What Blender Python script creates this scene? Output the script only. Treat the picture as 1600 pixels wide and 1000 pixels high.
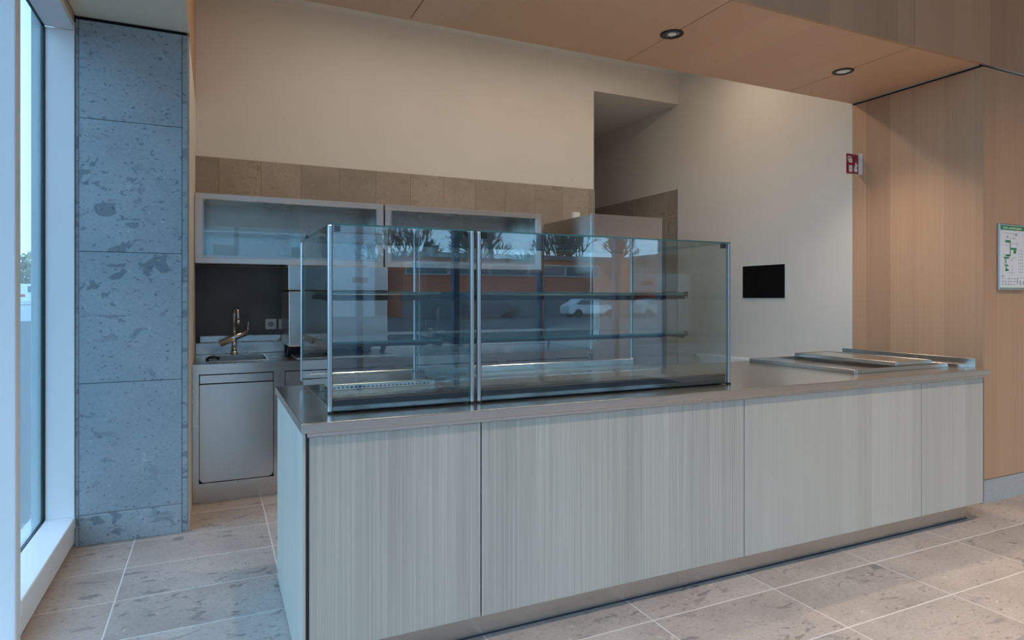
import bpy, bmesh, math, random
from mathutils import Vector, Matrix

# ------------------------------------------------------------------ clear
for o in list(bpy.data.objects):
    bpy.data.objects.remove(o, do_unlink=True)
S = bpy.context.scene
C = S.collection
random.seed(7)

# ------------------------------------------------------------------ camera
cd = bpy.data.cameras.new('camera')
cam = bpy.data.objects.new('camera', cd)
C.objects.link(cam)
cam.location = (0, 0, 1.32)
cam.rotation_euler = (math.radians(90), 0, math.radians(-25))
cd.sensor_width = 36
cd.lens = 36 * 997 / 1600
cd.shift_y = -34 / 1600
cd.clip_start = 0.05
cd.clip_end = 400
S.camera = cam

# ------------------------------------------------------------------ world / exposure
W = bpy.data.worlds.new('sky')
S.world = W
W.use_nodes = True
wn, wl = W.node_tree.nodes, W.node_tree.links
wn.clear()
tc = wn.new('ShaderNodeTexCoord')
sep = wn.new('ShaderNodeSeparateXYZ')
wl.new(tc.outputs['Generated'], sep.inputs[0])
ramp = wn.new('ShaderNodeValToRGB')
e = ramp.color_ramp.elements
e[0].position = 0.0;  e[0].color = (0.41, 0.68, 0.95, 1)
e[1].position = 0.75; e[1].color = (0.35, 0.64, 1.0, 1)
wl.new(sep.outputs['Z'], ramp.inputs[0])
bg = wn.new('ShaderNodeBackground')
bg.inputs['Strength'].default_value = 2.9
wl.new(ramp.outputs[0], bg.inputs['Color'])
wo = wn.new('ShaderNodeOutputWorld')
wl.new(bg.outputs[0], wo.inputs[0])
S.view_settings.view_transform = 'Standard'
S.view_settings.look = 'None'
S.view_settings.gamma = 1
S.view_settings.use_curve_mapping = False
S.view_settings.exposure = 0.28
S.cycles.transparent_max_bounces = 40
S.cycles.max_bounces = 10
S.cycles.diffuse_bounces = 6
S.cycles.sample_clamp_indirect = 6
HALL_FILL = 150.0  # energy of the added hall fill spots
KITCHEN_FILL = 4.0  # energy of the added kitchen fill lamps
SPOT_LAMP = 36.0
WARM = (1.0, .81, .62)

# ------------------------------------------------------------------ materials
M = {}
def new_mat(name):
    m = bpy.data.materials.new(name); m.use_nodes = True
    n, l = m.node_tree.nodes, m.node_tree.links
    n.clear()
    out = n.new('ShaderNodeOutputMaterial')
    M[name] = m
    return m, n, l, out
def plain(name, col, rough=0.5, metal=0.0, emit=None, estr=0.0, spec=0.5, noise=0.0, nscale=8.0):
    m, n, l, out = new_mat(name)
    b = n.new('ShaderNodeBsdfPrincipled')
    b.inputs['Base Color'].default_value = (*col, 1)
    b.inputs['Roughness'].default_value = rough
    b.inputs['Metallic'].default_value = metal
    b.inputs['Specular IOR Level'].default_value = spec
    if emit:
        b.inputs['Emission Color'].default_value = (*emit, 1)
        b.inputs['Emission Strength'].default_value = estr
    if noise:
        g = n.new('ShaderNodeNewGeometry')
        t = n.new('ShaderNodeTexNoise'); t.inputs['Scale'].default_value = nscale; t.inputs['Detail'].default_value = 4
        l.new(g.outputs['Position'], t.inputs['Vector'])
        mr = n.new('ShaderNodeMapRange'); mr.inputs['From Min'].default_value = .3; mr.inputs['From Max'].default_value = .7
        mr.inputs['To Min'].default_value = 1 - noise; mr.inputs['To Max'].default_value = 1 + noise
        l.new(t.outputs['Fac'], mr.inputs['Value'])
        hv = n.new('ShaderNodeHueSaturation'); hv.inputs['Color'].default_value = (*col, 1)
        l.new(mr.outputs[0], hv.inputs['Value']); l.new(hv.outputs[0], b.inputs['Base Color'])
    l.new(b.outputs[0], out.inputs[0])
    return m
def math_node(n, l, op, a, b=None):
    k = n.new('ShaderNodeMath'); k.operation = op
    for i, v in enumerate((a, b)):
        if v is None: continue
        if isinstance(v, (int, float)): k.inputs[i].default_value = v
        else: l.new(v, k.inputs[i])
    return k.outputs[0]
def maprange(n, l, v, a, b, c, d):
    k = n.new('ShaderNodeMapRange')
    l.new(v, k.inputs['Value'])
    for nm, x in zip(('From Min', 'From Max', 'To Min', 'To Max'), (a, b, c, d)): k.inputs[nm].default_value = x
    return k.outputs[0]
def mixcol(n, l, f, a, b):
    k = n.new('ShaderNodeMix'); k.data_type = 'RGBA'
    if isinstance(f, float): k.inputs['Factor'].default_value = f
    else: l.new(f, k.inputs['Factor'])
    for nm, v in ((6, a), (7, b)):
        if isinstance(v, tuple): k.inputs[nm].default_value = (*v, 1)
        else: l.new(v, k.inputs[nm])
    return k.outputs[2]
def wood(name, c0, c1, axis='z', fine=0.5, leaf=0.13, leafamt=0.5, rough=0.45, freq=70.0, rosy=None):
    """veneer: thin streaks along one axis, and broader veneer leaves side by side"""
    m, n, l, out = new_mat(name)
    g = n.new('ShaderNodeNewGeometry')
    sp = n.new('ShaderNodeSeparateXYZ'); l.new(g.outputs['Position'], sp.inputs[0])
    X, Y, Z = sp.outputs
    oi = n.new('ShaderNodeObjectInfo')
    rnd = math_node(n, l, 'MULTIPLY', oi.outputs['Random'], 37.0)
    if axis == 'z':
        u = math_node(n, l, 'ADD', X, Y); v = Z
    else:
        u = X; v = Y
    u = math_node(n, l, 'ADD', u, rnd)
    cb = n.new('ShaderNodeCombineXYZ')
    l.new(math_node(n, l, 'MULTIPLY', u, freq), cb.inputs[0])
    l.new(math_node(n, l, 'MULTIPLY', v, 0.7), cb.inputs[1])
    t = n.new('ShaderNodeTexNoise'); t.inputs['Scale'].default_value = 1.0; t.inputs['Detail'].default_value = 4; t.inputs['Roughness'].default_value = .65
    l.new(cb.outputs[0], t.inputs['Vector'])
    streak = maprange(n, l, t.outputs['Fac'], .3, .7, 0.0, 1.0)
    cb2 = n.new('ShaderNodeCombineXYZ')
    l.new(math_node(n, l, 'MULTIPLY', u, 5.0), cb2.inputs[0]); l.new(math_node(n, l, 'MULTIPLY', v, .35), cb2.inputs[1])
    t2 = n.new('ShaderNodeTexNoise'); t2.inputs['Scale'].default_value = 1.0; t2.inputs['Detail'].default_value = 2
    l.new(cb2.outputs[0], t2.inputs['Vector'])
    broad = maprange(n, l, t2.outputs['Fac'], .3, .7, 0.0, 1.0)
    wnz = n.new('ShaderNodeTexWhiteNoise'); wnz.noise_dimensions = '1D'
    l.new(math_node(n, l, 'FLOOR', math_node(n, l, 'DIVIDE', u, leaf)), wnz.inputs['W'])
    a = math_node(n, l, 'MULTIPLY', streak, fine)
    b = math_node(n, l, 'MULTIPLY', wnz.outputs['Value'], leafamt)
    c = math_node(n, l, 'MULTIPLY', broad, .25)
    f = math_node(n, l, 'DIVIDE', math_node(n, l, 'ADD', math_node(n, l, 'ADD', a, b), c), fine + leafamt + .25)
    col = mixcol(n, l, f, c0, c1)
    if rosy:
        col = mixcol(n, l, math_node(n, l, 'MULTIPLY', broad, .5), col, rosy)
    p = n.new('ShaderNodeBsdfPrincipled'); p.inputs['Roughness'].default_value = rough
    p.inputs['Specular IOR Level'].default_value = .35
    l.new(col, p.inputs['Base Color'])
    bp = n.new('ShaderNodeBump'); bp.inputs['Strength'].default_value = .08; bp.inputs['Distance'].default_value = .002
    l.new(streak, bp.inputs['Height']); l.new(bp.outputs[0], p.inputs['Normal'])
    l.new(p.outputs[0], out.inputs[0])
    return m
def stone(name, base, light, dark, blotch=(.60, .66), rough=.45, flat=False):
    m, n, l, out = new_mat(name)
    g = n.new('ShaderNodeNewGeometry')
    oi = n.new('ShaderNodeObjectInfo')
    off = n.new('ShaderNodeVectorMath'); off.operation = 'SCALE'
    off.inputs[0].default_value = (31.0, 17.0, 23.0); l.new(oi.outputs['Random'], off.inputs['Scale'])
    ad = n.new('ShaderNodeVectorMath'); ad.operation = 'ADD'
    l.new(g.outputs['Position'], ad.inputs[0]); l.new(off.outputs[0], ad.inputs[1])
    V = ad.outputs[0]
    def nz(sc, det=4, rg=.55, dist=0.0, stretch=None):
        t = n.new('ShaderNodeTexNoise'); t.inputs['Scale'].default_value = sc; t.inputs['Detail'].default_value = det
        t.inputs['Roughness'].default_value = rg; t.inputs['Distortion'].default_value = dist
        if stretch:
            mp = n.new('ShaderNodeMapping'); mp.inputs['Scale'].default_value = stretch
            l.new(V, mp.inputs['Vector']); l.new(mp.outputs[0], t.inputs['Vector'])
        else: l.new(V, t.inputs['Vector'])
        return t.outputs['Fac']
    st = (1, 2.2, 1) if flat else (1, 1, 1.6)
    cloud = maprange(n, l, nz(2.6, 5), .35, .65, 0, 1)
    col = mixcol(n, l, cloud, base, light)
    fine = maprange(n, l, nz(60, 3), .35, .65, 0, 1)
    col = mixcol(n, l, math_node(n, l, 'MULTIPLY', fine, .35), col, tuple(c * .78 for c in base))
    bl = maprange(n, l, nz(9, 4, .5, .8, st), blotch[0], blotch[0] + .025, 0, 1)
    reg = maprange(n, l, nz(1.5, 2), .42, .54, 0, 1)
    col = mixcol(n, l, math_node(n, l, 'MULTIPLY', math_node(n, l, 'MULTIPLY', bl, reg), .72), col, dark)
    pit = maprange(n, l, nz(38, 2, .5, .3, st), blotch[1], blotch[1] + .03, 0, 1)
    col = mixcol(n, l, math_node(n, l, 'MULTIPLY', pit, .6), col, tuple(c * .7 for c in dark))
    lp = maprange(n, l, nz(30, 2, .5, .5), .70, .73, 0, 1)
    col = mixcol(n, l, math_node(n, l, 'MULTIPLY', lp, .5), col, tuple(min(1, c * 1.35) for c in light))
    hv = n.new('ShaderNodeHueSaturation'); l.new(col, hv.inputs['Color'])
    l.new(maprange(n, l, oi.outputs['Random'], 0, 1, .93, 1.07), hv.inputs['Value'])
    p = n.new('ShaderNodeBsdfPrincipled'); p.inputs['Roughness'].default_value = rough
    p.inputs['Specular IOR Level'].default_value = .22 if flat else .4
    l.new(hv.outputs[0], p.inputs['Base Color'])
    l.new(p.outputs[0], out.inputs[0])
    return m
def steel(name, col=(.60, .59, .57), rough=.27, brush='x'):
    m, n, l, out = new_mat(name)
    g = n.new('ShaderNodeNewGeometry')
    mp = n.new('ShaderNodeMapping')
    mp.inputs['Scale'].default_value = {'x': (1.5, 420, 420), 'z': (420, 420, 1.5), 'y': (420, 1.5, 420)}[brush]
    l.new(g.outputs['Position'], mp.inputs['Vector'])
    t = n.new('ShaderNodeTexNoise'); t.inputs['Scale'].default_value = 1; t.inputs['Detail'].default_value = 2
    l.new(mp.outputs[0], t.inputs['Vector'])
    t2 = n.new('ShaderNodeTexNoise'); t2.inputs['Scale'].default_value = 2.5; t2.inputs['Detail'].default_value = 3
    l.new(g.outputs['Position'], t2.inputs['Vector'])
    p = n.new('ShaderNodeBsdfPrincipled'); p.inputs['Metallic'].default_value = 1
    l.new(mixcol(n, l, maprange(n, l, t.outputs['Fac'], .3, .7, 0, 1), tuple(c * .97 for c in col), tuple(min(1, c * 1.03) for c in col)), p.inputs['Base Color'])
    l.new(maprange(n, l, t2.outputs['Fac'], .3, .7, rough - .02, rough + .03), p.inputs['Roughness'])
    l.new(p.outputs[0], out.inputs[0])
    return m
def glass(name, tint, ior=1.5):
    """clear sheet glass: both faces reflect by Fresnel, the rest passes straight through, tinted"""
    m, n, l, out = new_mat(name)
    g = n.new('ShaderNodeNewGeometry')
    k = n.new('ShaderNodeMix'); k.data_type = 'FLOAT'
    k.inputs[2].default_value = ior; k.inputs[3].default_value = 1 / ior
    l.new(g.outputs['Backfacing'], k.inputs[0])
    f = n.new('ShaderNodeFresnel'); l.new(k.outputs[0], f.inputs['IOR'])
    tr = n.new('ShaderNodeBsdfTransparent'); tr.inputs['Color'].default_value = (*tint, 1)
    gl = n.new('ShaderNodeBsdfGlossy'); gl.inputs['Roughness'].default_value = 0.0
    gl.inputs['Color'].default_value = (1, 1, 1, 1)
    mx = n.new('ShaderNodeMixShader')
    l.new(f.outputs[0], mx.inputs[0]); l.new(tr.outputs[0], mx.inputs[1]); l.new(gl.outputs[0], mx.inputs[2])
    l.new(mx.outputs[0], out.inputs[0])
    return m

plain('plaster', (.72, .68, .62), .8, noise=.02, nscale=3)
plain('ceiling_white', (.72, .70, .66), .8)
wood('oak', (.37, .215, .125), (.62, .385, .235), 'z', .35, .19, .75, rosy=(.46, .28, .185))
wood('oak_soffit', (.58, .36, .22), (.72, .485, .315), 'y', .4, .3, .4, rosy=(.58, .34, .22))
wood('pale_oak', (.35, .32, .275), (.585, .545, .475), 'z', 1.0, .085, .25, freq=110)
wood('pale_oak_plain', (.44, .405, .35), (.56, .52, .455), 'z', .45, .11, .5, freq=60)
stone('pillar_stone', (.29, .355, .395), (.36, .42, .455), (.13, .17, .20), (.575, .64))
stone('floor_stone', (.38, .325, .295), (.49, .425, .385), (.19, .17, .165), (.61, .655), rough=.55, flat=True)
stone('skirting_stone', (.40, .41, .41), (.46, .46, .45), (.3, .3, .3), (.75, .8))
plain('grout', (.64, .60, .57), .8)
stone('wall_tile', (.33, .275, .225), (.42, .355, .295), (.27, .22, .18), (.62, .78), rough=.4)
plain('tile_grout', (.36, .31, .26), .8)
plain('passage_grout', (.62, .58, .52), .8)
plain('dark_panel', (.115, .118, .124), .45, noise=.25, nscale=2.5)
steel('steel', rough=.26)
steel('steel_light', (.78, .75, .71), .36)
steel('steel_v', brush='z', rough=.30)
steel('steel_y', brush='y', rough=.22)
steel('worktop_steel', (.62, .585, .545), .24)
plain('chrome', (.8, .8, .8), .06, 1)
plain('aluminium', (.55, .57, .58), .28, 1.0)
plain('white_metal', (.78, .80, .82), .4)
plain('black', (.012, .012, .014), .4)
plain('black_gap', (.01, .01, .01), .9)
plain('black_gloss', (.006, .006, .007), .25, spec=.3)
plain('black_rubber', (.02, .025, .04), .5)
plain('white_plastic', (.8, .8, .78), .35)
plain('radiator_white', (.85, .85, .85), .35)
plain('red', (.36, .012, .018), .4)
plain('sign_white', (.85, .83, .78), .5)
plain('sign_green', (.03, .26, .08), .5)
plain('sign_grey', (.30, .31, .33), .5)
plain('sign_pale', (.52, .55, .60), .5)
plain('paper', (.80, .80, .83), .35)
glass('clear_glass', (.955, .98, .975), 1.78)
glass('end_glass', (.82, .88, .89), 1.42)
glass('cabinet_glass', (.93, .96, .955), 1.62)
glass('facade_glass', (.90, .96, .97), 1.5)
glass('shelf_glass', (.93, .975, .96), 1.5)
plain('glass_edge', (.03, .11, .10), .15, spec=.6)
plain('fill_lamp_glow', (1, 1, 1), .5, emit=(1.0, .80, .58), estr=4.0)  # glow on the added hall and kitchen fill lamps
plain('lamp_lens', (.85, .88, .9), .3, .0)
plain('asphalt', (.065, .075, .085), .9, noise=.15, nscale=.5)
plain('orange_wall', (.62, .15, .07), .7)
plain('red_wall', (.62, .06, .05), .6)
plain('pale_wall', (.50, .57, .62), .7)
plain('grey_roof', (.12, .13, .15), .7)
plain('building_glass', (.06, .09, .12), .08, spec=.8)
plain('building_frame', (.62, .64, .64), .6)
plain('bark', (.10, .085, .07), .9)
plain('leaf_olive', (.30, .27, .14), .9, noise=.4, nscale=2)
plain('car_white', (.8, .82, .84), .25)
plain('car_dark', (.06, .08, .12), .2)
plain('car_silver', (.4, .43, .46), .25, .5)
plain('tyre', (.02, .02, .02), .8)
plain('yellow', (.75, .5, .03), .5)
plain('exterior_metal', (.30, .42, .46), .4)
plain('blue_metal', (.10, .17, .32), .4)
plain('concrete', (.17, .20, .21), .8)
plain('mat_blue', (.025, .035, .055), .95)
plain('grey_board', (.74, .69, .56), .7)
plain('pale_concrete', (.42, .43, .43), .85)
plain('earth', (.2, .19, .16), .95)

# ------------------------------------------------------------------ geometry helpers
WL = {}
class MB:
    """collects shapes given in world metres; build() links them as one mesh object"""
    def __init__(s): s.bm = bmesh.new(); s.uv = None
    def box(s, x0, x1, y0, y1, z0, z1, bev=0.0, seg=1, mi=0):
        if x0 > x1: x0, x1 = x1, x0
        if y0 > y1: y0, y1 = y1, y0
        if z0 > z1: z0, z1 = z1, z0
        r = bmesh.ops.create_cube(s.bm, size=1)
        vs = r['verts']
        for v in vs:
            v.co = Vector(((x0 + x1) / 2 + v.co.x * (x1 - x0), (y0 + y1) / 2 + v.co.y * (y1 - y0), (z0 + z1) / 2 + v.co.z * (z1 - z0)))
        fs = set(f for v in vs for f in v.link_faces)
        for f in fs: f.material_index = mi
        if bev > 0:
            es = list(set(e for v in vs for e in v.link_edges))
            bmesh.ops.bevel(s.bm, geom=es, offset=min(bev, .45 * min(x1 - x0, y1 - y0, z1 - z0)), segments=seg, affect='EDGES', profile=.5, material=-1)
        return s
    def pane(s, x0, x1, y0, y1, z0, z1):
        """sheet of glass: large faces slot 0, cut edges slot 1"""
        d = (x1 - x0, y1 - y0, z1 - z0); ax = d.index(min(d))
        before = set(s.bm.faces)
        s.box(x0, x1, y0, y1, z0, z1)
        s.bm.normal_update()
        for f in set(s.bm.faces) - before:
            f.material_index = 0 if abs(f.normal[ax]) > .5 else 1
        return s
    def cyl(s, a, b, r, r2=None, seg=20, mi=0, cap=True):
        a, b = Vector(a), Vector(b); d = b - a
        rr = bmesh.ops.create_cone(s.bm, cap_ends=cap, segments=seg, radius1=r, radius2=r if r2 is None else r2, depth=d.length)
        q = d.to_track_quat('Z', 'Y').to_matrix().to_4x4()
        bmesh.ops.transform(s.bm, matrix=Matrix.Translation((a + b) / 2) @ q, verts=rr['verts'])
        for f in set(f for v in rr['verts'] for f in v.link_faces):
            f.material_index = mi
            f.smooth = len(f.verts) == 4
        return s
    def tube(s, pts, r, seg=12):
        pts = [Vector(p) for p in pts]
        rings = []
        up = None
        for i, p in enumerate(pts):
            d = (pts[min(i + 1, len(pts) - 1)] - pts[max(i - 1, 0)]).normalized()
            if up is None:
                up = Vector((1, 0, 0)) if abs(d.x) < .8 else Vector((0, 1, 0))
            n1 = (up - d * up.dot(d)).normalized(); up = n1; n2 = d.cross(n1)
            rad = r[i] if isinstance(r, (list, tuple)) else r
            rings.append([s.bm.verts.new(p + (n1 * math.cos(2 * math.pi * k / seg) + n2 * math.sin(2 * math.pi * k / seg)) * rad) for k in range(seg)])
        for A, B in zip(rings, rings[1:]):
            for k in range(seg):
                f = s.bm.faces.new((A[k], A[(k + 1) % seg], B[(k + 1) % seg], B[k])); f.smooth = True
        s.bm.faces.new(rings[0][::-1]); s.bm.faces.new(rings[-1])
        return s
    def prism(s, poly, axis, a, b, mi=0):
        """polygon extruded along an axis between a and b; poly gives the two other coordinates in xyz order"""
        def P(p, t):
            q = list(p); q.insert(axis, t); return Vector(q)
        A = [s.bm.verts.new(P(p, a)) for p in poly]; B = [s.bm.verts.new(P(p, b)) for p in poly]
        n = len(poly)
        fs = [s.bm.faces.new(A), s.bm.faces.new(B[::-1])]
        for k in range(n): fs.append(s.bm.faces.new((A[k], B[k], B[(k + 1) % n], A[(k + 1) % n])))
        for f in fs: f.material_index = mi
        return s
    def build(s, name, mats, parent=None):
        bm = s.bm
        bmesh.ops.recalc_face_normals(bm, faces=bm.faces[:])
        cs = [v.co for v in bm.verts]
        lo = Vector([min(c[i] for c in cs) for i in range(3)]); hi = Vector([max(c[i] for c in cs) for i in range(3)])
        org = Vector(((lo.x + hi.x) / 2, (lo.y + hi.y) / 2, lo.z))
        bmesh.ops.translate(bm, vec=-org, verts=bm.verts[:])
        me = bpy.data.meshes.new(name); bm.to_mesh(me); bm.free()
        for k in ([mats] if isinstance(mats, str) else mats): me.materials.append(M[k])
        o = bpy.data.objects.new(name, me); C.objects.link(o)
        place(o, org, parent)
        return o
def place(o, org, parent):
    WL[o] = Vector(org)
    if parent is not None:
        o.parent = parent; o.location = Vector(org) - WL[parent]
    else: o.location = org
def tag(o, label=None, cat=None, group=None, kind=None):
    if label: o['label'] = label
    if cat: o['category'] = cat
    if group: o['group'] = group
    if kind: o['kind'] = kind
    return o
def thing(name, loc, label, cat, group=None):
    o = bpy.data.objects.new(name, None); C.objects.link(o); o.empty_display_size = .1
    place(o, loc, None)
    return tag(o, label, cat, group)
def struct_root(name, loc):
    o = bpy.data.objects.new(name, None); C.objects.link(o); o.empty_display_size = .1
    place(o, loc, None); return tag(o, kind='structure')
def B(name, mat, parent, *box, bev=0.0, seg=1):
    return MB().box(*box, bev=bev, seg=seg).build(name, mat, parent)
def struct(name, mat, *box, bev=0.0):
    return tag(B(name, mat, None, *box, bev=bev), kind='structure')
def copy_piece(proto, org, parent):
    c = proto.copy(); C.objects.link(c); c.parent = None
    place(c, org, parent); return c
def pane_obj(name, mat, parent, *box):
    return MB().pane(*box).build(name, [mat, 'glass_edge'], parent)
def text_mesh(name, body, size, mat, parent, origin, xdir, zdir, align='CENTER', ext=.0006):
    cu = bpy.data.curves.new(name, 'FONT'); cu.body = body; cu.size = size; cu.extrude = ext
    cu.align_x = align; cu.align_y = 'CENTER'
    tmp = bpy.data.objects.new('tmp_text', cu); C.objects.link(tmp)
    dg = bpy.context.evaluated_depsgraph_get()
    me = bpy.data.meshes.new_from_object(tmp.evaluated_get(dg))
    bpy.data.objects.remove(tmp, do_unlink=True); bpy.data.curves.remove(cu)
    x, z = Vector(xdir), Vector(zdir); y = x.cross(z) * -1
    mt = Matrix(((x.x, z.x, x.cross(z).x), (x.y, z.y, x.cross(z).y), (x.z, z.z, x.cross(z).z))).to_4x4()
    me.transform(mt); me.name = name
    me.materials.clear(); me.materials.append(M[mat])
    o = bpy.data.objects.new(name, me); C.objects.link(o)
    place(o, Vector(origin), parent)
    return o

# key planes of the place (metres)
XL, XR = -0.13, 4.47          # kitchen side walls
YB = 5.40                     # kitchen back wall
YP, YS = 2.43, 3.354          # front and back of the wooden portal
ZS = 2.82                     # underside of the wooden soffit
ZK = 3.68                     # kitchen ceiling
ZH = 4.60                     # hall ceiling
XH = 9.2                      # hall end wall
YF = -4.26                    # glazed front behind the camera
XW = -0.67                    # room side of the side glazing

# ------------------------------------------------------------------ floor
floor = struct('floor', 'grout', -1.0, XH, YF - .1, 8.2, -.12, -.0012)
TX, TY, GX, GY, GAP = .675, .375, .28, 4.0, .007
protos = {}
far = MB(); nfar = 0
ix0, ix1 = math.floor((-1.0 - GX) / TX), math.ceil((XH - GX) / TX)
iy0, iy1 = math.floor((YF - GY) / TY), math.ceil((8.2 - GY) / TY)
for ix in range(ix0, ix1):
    for iy in range(iy0, iy1):
        x0, x1 = GX + ix * TX + GAP / 2, GX + (ix + 1) * TX - GAP / 2
        y0, y1 = GY + iy * TY + GAP / 2, GY + (iy + 1) * TY - GAP / 2
        x0, x1 = max(x0, -.80), min(x1, XH); y0, y1 = max(y0, YF), min(y1, 8.2)
        if x1 - x0 < .02 or y1 - y0 < .02: continue
        near = (-1 < x0 < 5.3 and 1.1 < y0 < 4.75) and not (x0 > .5 and y0 > 2.6) and not (x0 > 4.5 and y0 > 2.5)
        if near:
            key = (round(x1 - x0, 3), round(y1 - y0, 3))
            org = ((x0 + x1) / 2, (y0 + y1) / 2, -.010)
            if key not in protos:
                protos[key] = B('floor_tile', 'floor_stone', floor, x0, x1, y0, y1, -.010, 0, bev=.0012)
            else: copy_piece(protos[key], org, floor)
        else:
            far.box(x0, x1, y0, y1, -.010, 0)
tag(far.build('floor_tile', 'floor_stone', floor), kind='stuff')

# ------------------------------------------------------------------ kitchen walls
wb = struct_root('wall_back', (1.6, YB, 0))
MB().box(XL - .3, 3.415, YB, YB + .2, 0, ZK).box(3.415, XR, YB, YB + .2, 3.38, ZK).build('plaster_face', 'plaster', wb)
B('tile_bed', 'tile_grout', wb, XL, 3.409, YB - .006, YB, 1.56, 2.400)
tp = None
xs = -.10
k = 0
x = XL
edges = [XL, .03]
while edges[-1] < 3.40: edges.append(edges[-1] + .302)
edges[-1] = 3.409
tpro = {}
for a, b in zip(edges, edges[1:]):
    if b - a < .02: continue
    for z0, z1 in ((1.565, 2.05), (2.05, 2.40)):
        key = (round(b - a, 3), z0)
        if key in tpro: copy_piece(tpro[key], ((a + b) / 2, YB - .008, z0 + .001), wb)
        else: tpro[key] = B('wall_tile', 'wall_tile', wb, a + .001, b - .001, YB - .012, YB - .004, z0 + .001, z1 - .001, bev=.0008)
MB().box(3.409, 3.417, YB - .014, YB + .002, 0, 2.402).build('edge_trim', 'aluminium', wb)
bs = B('splash_panel', 'dark_panel', wb, XL, 2.84, YB - .010, YB, .90, 1.60)

# left kitchen wall and the bulkhead above the stone pillar
struct('wall_left', 'plaster', XW - .1, XL, 4.085, YB + .2, 0, 2.812)
struct('trim_1', 'oak', XW - .1, XL, YS, YB + .2, 2.828, ZH)
struct('trim_2', 'black_gap', XW - .1, XL - .012, 4.06, YB + .2, 2.800, 2.830)

# right kitchen wall, running back into the passage
wr = struct_root('wall_right', (XR, 5, 0))
B('plaster_face', 'plaster', wr, XR, XR + .2, YS + .005, 8.2, 0, ZK)
B('tile_bed', 'passage_grout', wr, XR - .0105, XR, YB + .005, 8.1, 0, 2.48)
ppro = {}
row = [2.48, 2.20, 1.90, 1.60, 1.30]
yy = [YB + .012, YB + .18]
while yy[-1] < 7.9: yy.append(yy[-1] + .302)
for a, b in zip(yy, yy[1:]):
    for z1, z0 in zip(row, row[1:]):
        key = (round(b - a, 3), round(z1 - z0, 3))
        if key in ppro: copy_piece(ppro[key], (XR - .008, (a + b) / 2, z0 + .002), wr)
        else: ppro[key] = B('wall_tile', 'wall_tile', wr, XR - .012, XR - .004, a + .002, b - .002, z0 + .002, z1 - .002)
B('edge_trim', 'aluminium', wr, XR - .014, XR, YB + .004, YB + .012, 0, 2.482)
# passage behind the opening
struct('wall_passage', 'plaster', 3.215, 3.415, YB + .2, 8.2, 0, 3.38)
struct('wall_passage_end', 'plaster', 3.2, 4.7, 8.2, 8.35, 0, 3.6)
struct('ceiling_passage', 'ceiling_white', 3.2, 4.69, YB + .2, 8.2, 3.38, 3.52)
struct('ceiling_kitchen', 'ceiling_white', XL, XR + .2, YS, YB + .2, ZK, ZK + .15)

# ------------------------------------------------------------------ wooden portal: soffit, fascia, jamb
ceil = struct_root('ceiling', (2.0, 2.9, ZS))
B('core', 'plaster', ceil, XW - .1, XR + .2, YP + .045, YS - .004, ZS + .025, ZH)
B('joint_shadow', 'black_gap', ceil, XW, XR, YP + .02, YS - .006, ZS + .016, ZS + .025)
jx = [XW + .02, -.455, .953, 2.358, 3.775, XR - .008]
for a, b in zip(jx, jx[1:]):
    B('soffit_panel', 'oak_soffit', ceil, a + .003, b - .003, YP + .0205, YS, ZS, ZS + .018)
B('fascia_backing', 'black_gap', ceil, XW, XH, YP + .022, YP + .045, ZS + .012, ZH)
fx = [XW + .02, .953, 2.358, 3.775, 5.19, 6.60, 8.0, XH - .01]
for a, b in zip(fx, fx[1:]):
    B('fascia_panel', 'oak', ceil, a + .003, b - .003, YP - .0, YP + .020, ZS + (.0 if b < 4 else .006), ZH)
B('side_soffit', 'grey_board', ceil, XW, XL, YS + .004, 4.052, ZS + .002, ZS + .008)

jamb = struct_root('wall_portal', (5, YP, 0))
B('core', 'plaster', jamb, XR + .018, XH, YP + .02, YS, 0, ZS - .012)
ys = [YP + .0, 2.90, YS]
for a, b in zip(ys, ys[1:]):
    B('wood_panel', 'oak', jamb, XR - .004, XR + .016, a, b, .155, ZS - .014)
B('joint_shadow', 'black_gap', jamb, XR + .004, XR + .018, YP + .012, YS, ZS - .0135, ZS - .0005)
wx = [XR + .016, 5.45, 6.6, 8.0, XH - .01]
for a, b in zip(wx, wx[1:]):
    B('wood_panel', 'oak', jamb, a + .0, b - .003, YP, YP + .018, .155, ZS - .014)
bb = struct('baseboard_right', 'skirting_stone', XR - .002, XH, YP + .004, YP + .02, 0, .150)

# hall shell that the camera has behind it
struct('wall_hall_end', 'plaster', XH, XH + .2, YF, YP + .02, 0, ZH)
struct('ceiling_hall', 'ceiling_white', XW - .15, XH + .2, YF - .1, YP + .05, ZH, ZH + .2)
struct('wall_hall_front', 'plaster', 7.20, XH + .2, YF - .2, YF, 0, ZH)

# ------------------------------------------------------------------ stone pillar
pil = struct_root('pillar', (-.4, 4.05, 0))
B('core', 'black_gap', pil, XW + .004, XL - .014, 4.056, 4.084, .002, 2.80)
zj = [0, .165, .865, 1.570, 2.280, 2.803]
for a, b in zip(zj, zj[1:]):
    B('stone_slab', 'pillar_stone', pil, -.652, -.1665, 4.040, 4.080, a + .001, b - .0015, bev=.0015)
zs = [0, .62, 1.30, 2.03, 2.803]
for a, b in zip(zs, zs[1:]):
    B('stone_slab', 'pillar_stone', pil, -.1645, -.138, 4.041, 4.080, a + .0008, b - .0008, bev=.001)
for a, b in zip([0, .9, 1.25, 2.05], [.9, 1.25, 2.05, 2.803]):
    B('stone_slab', 'pillar_stone', pil, -.668, -.654, 4.042, 4.080, a + .0008, b - .0008, bev=.001)

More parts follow.
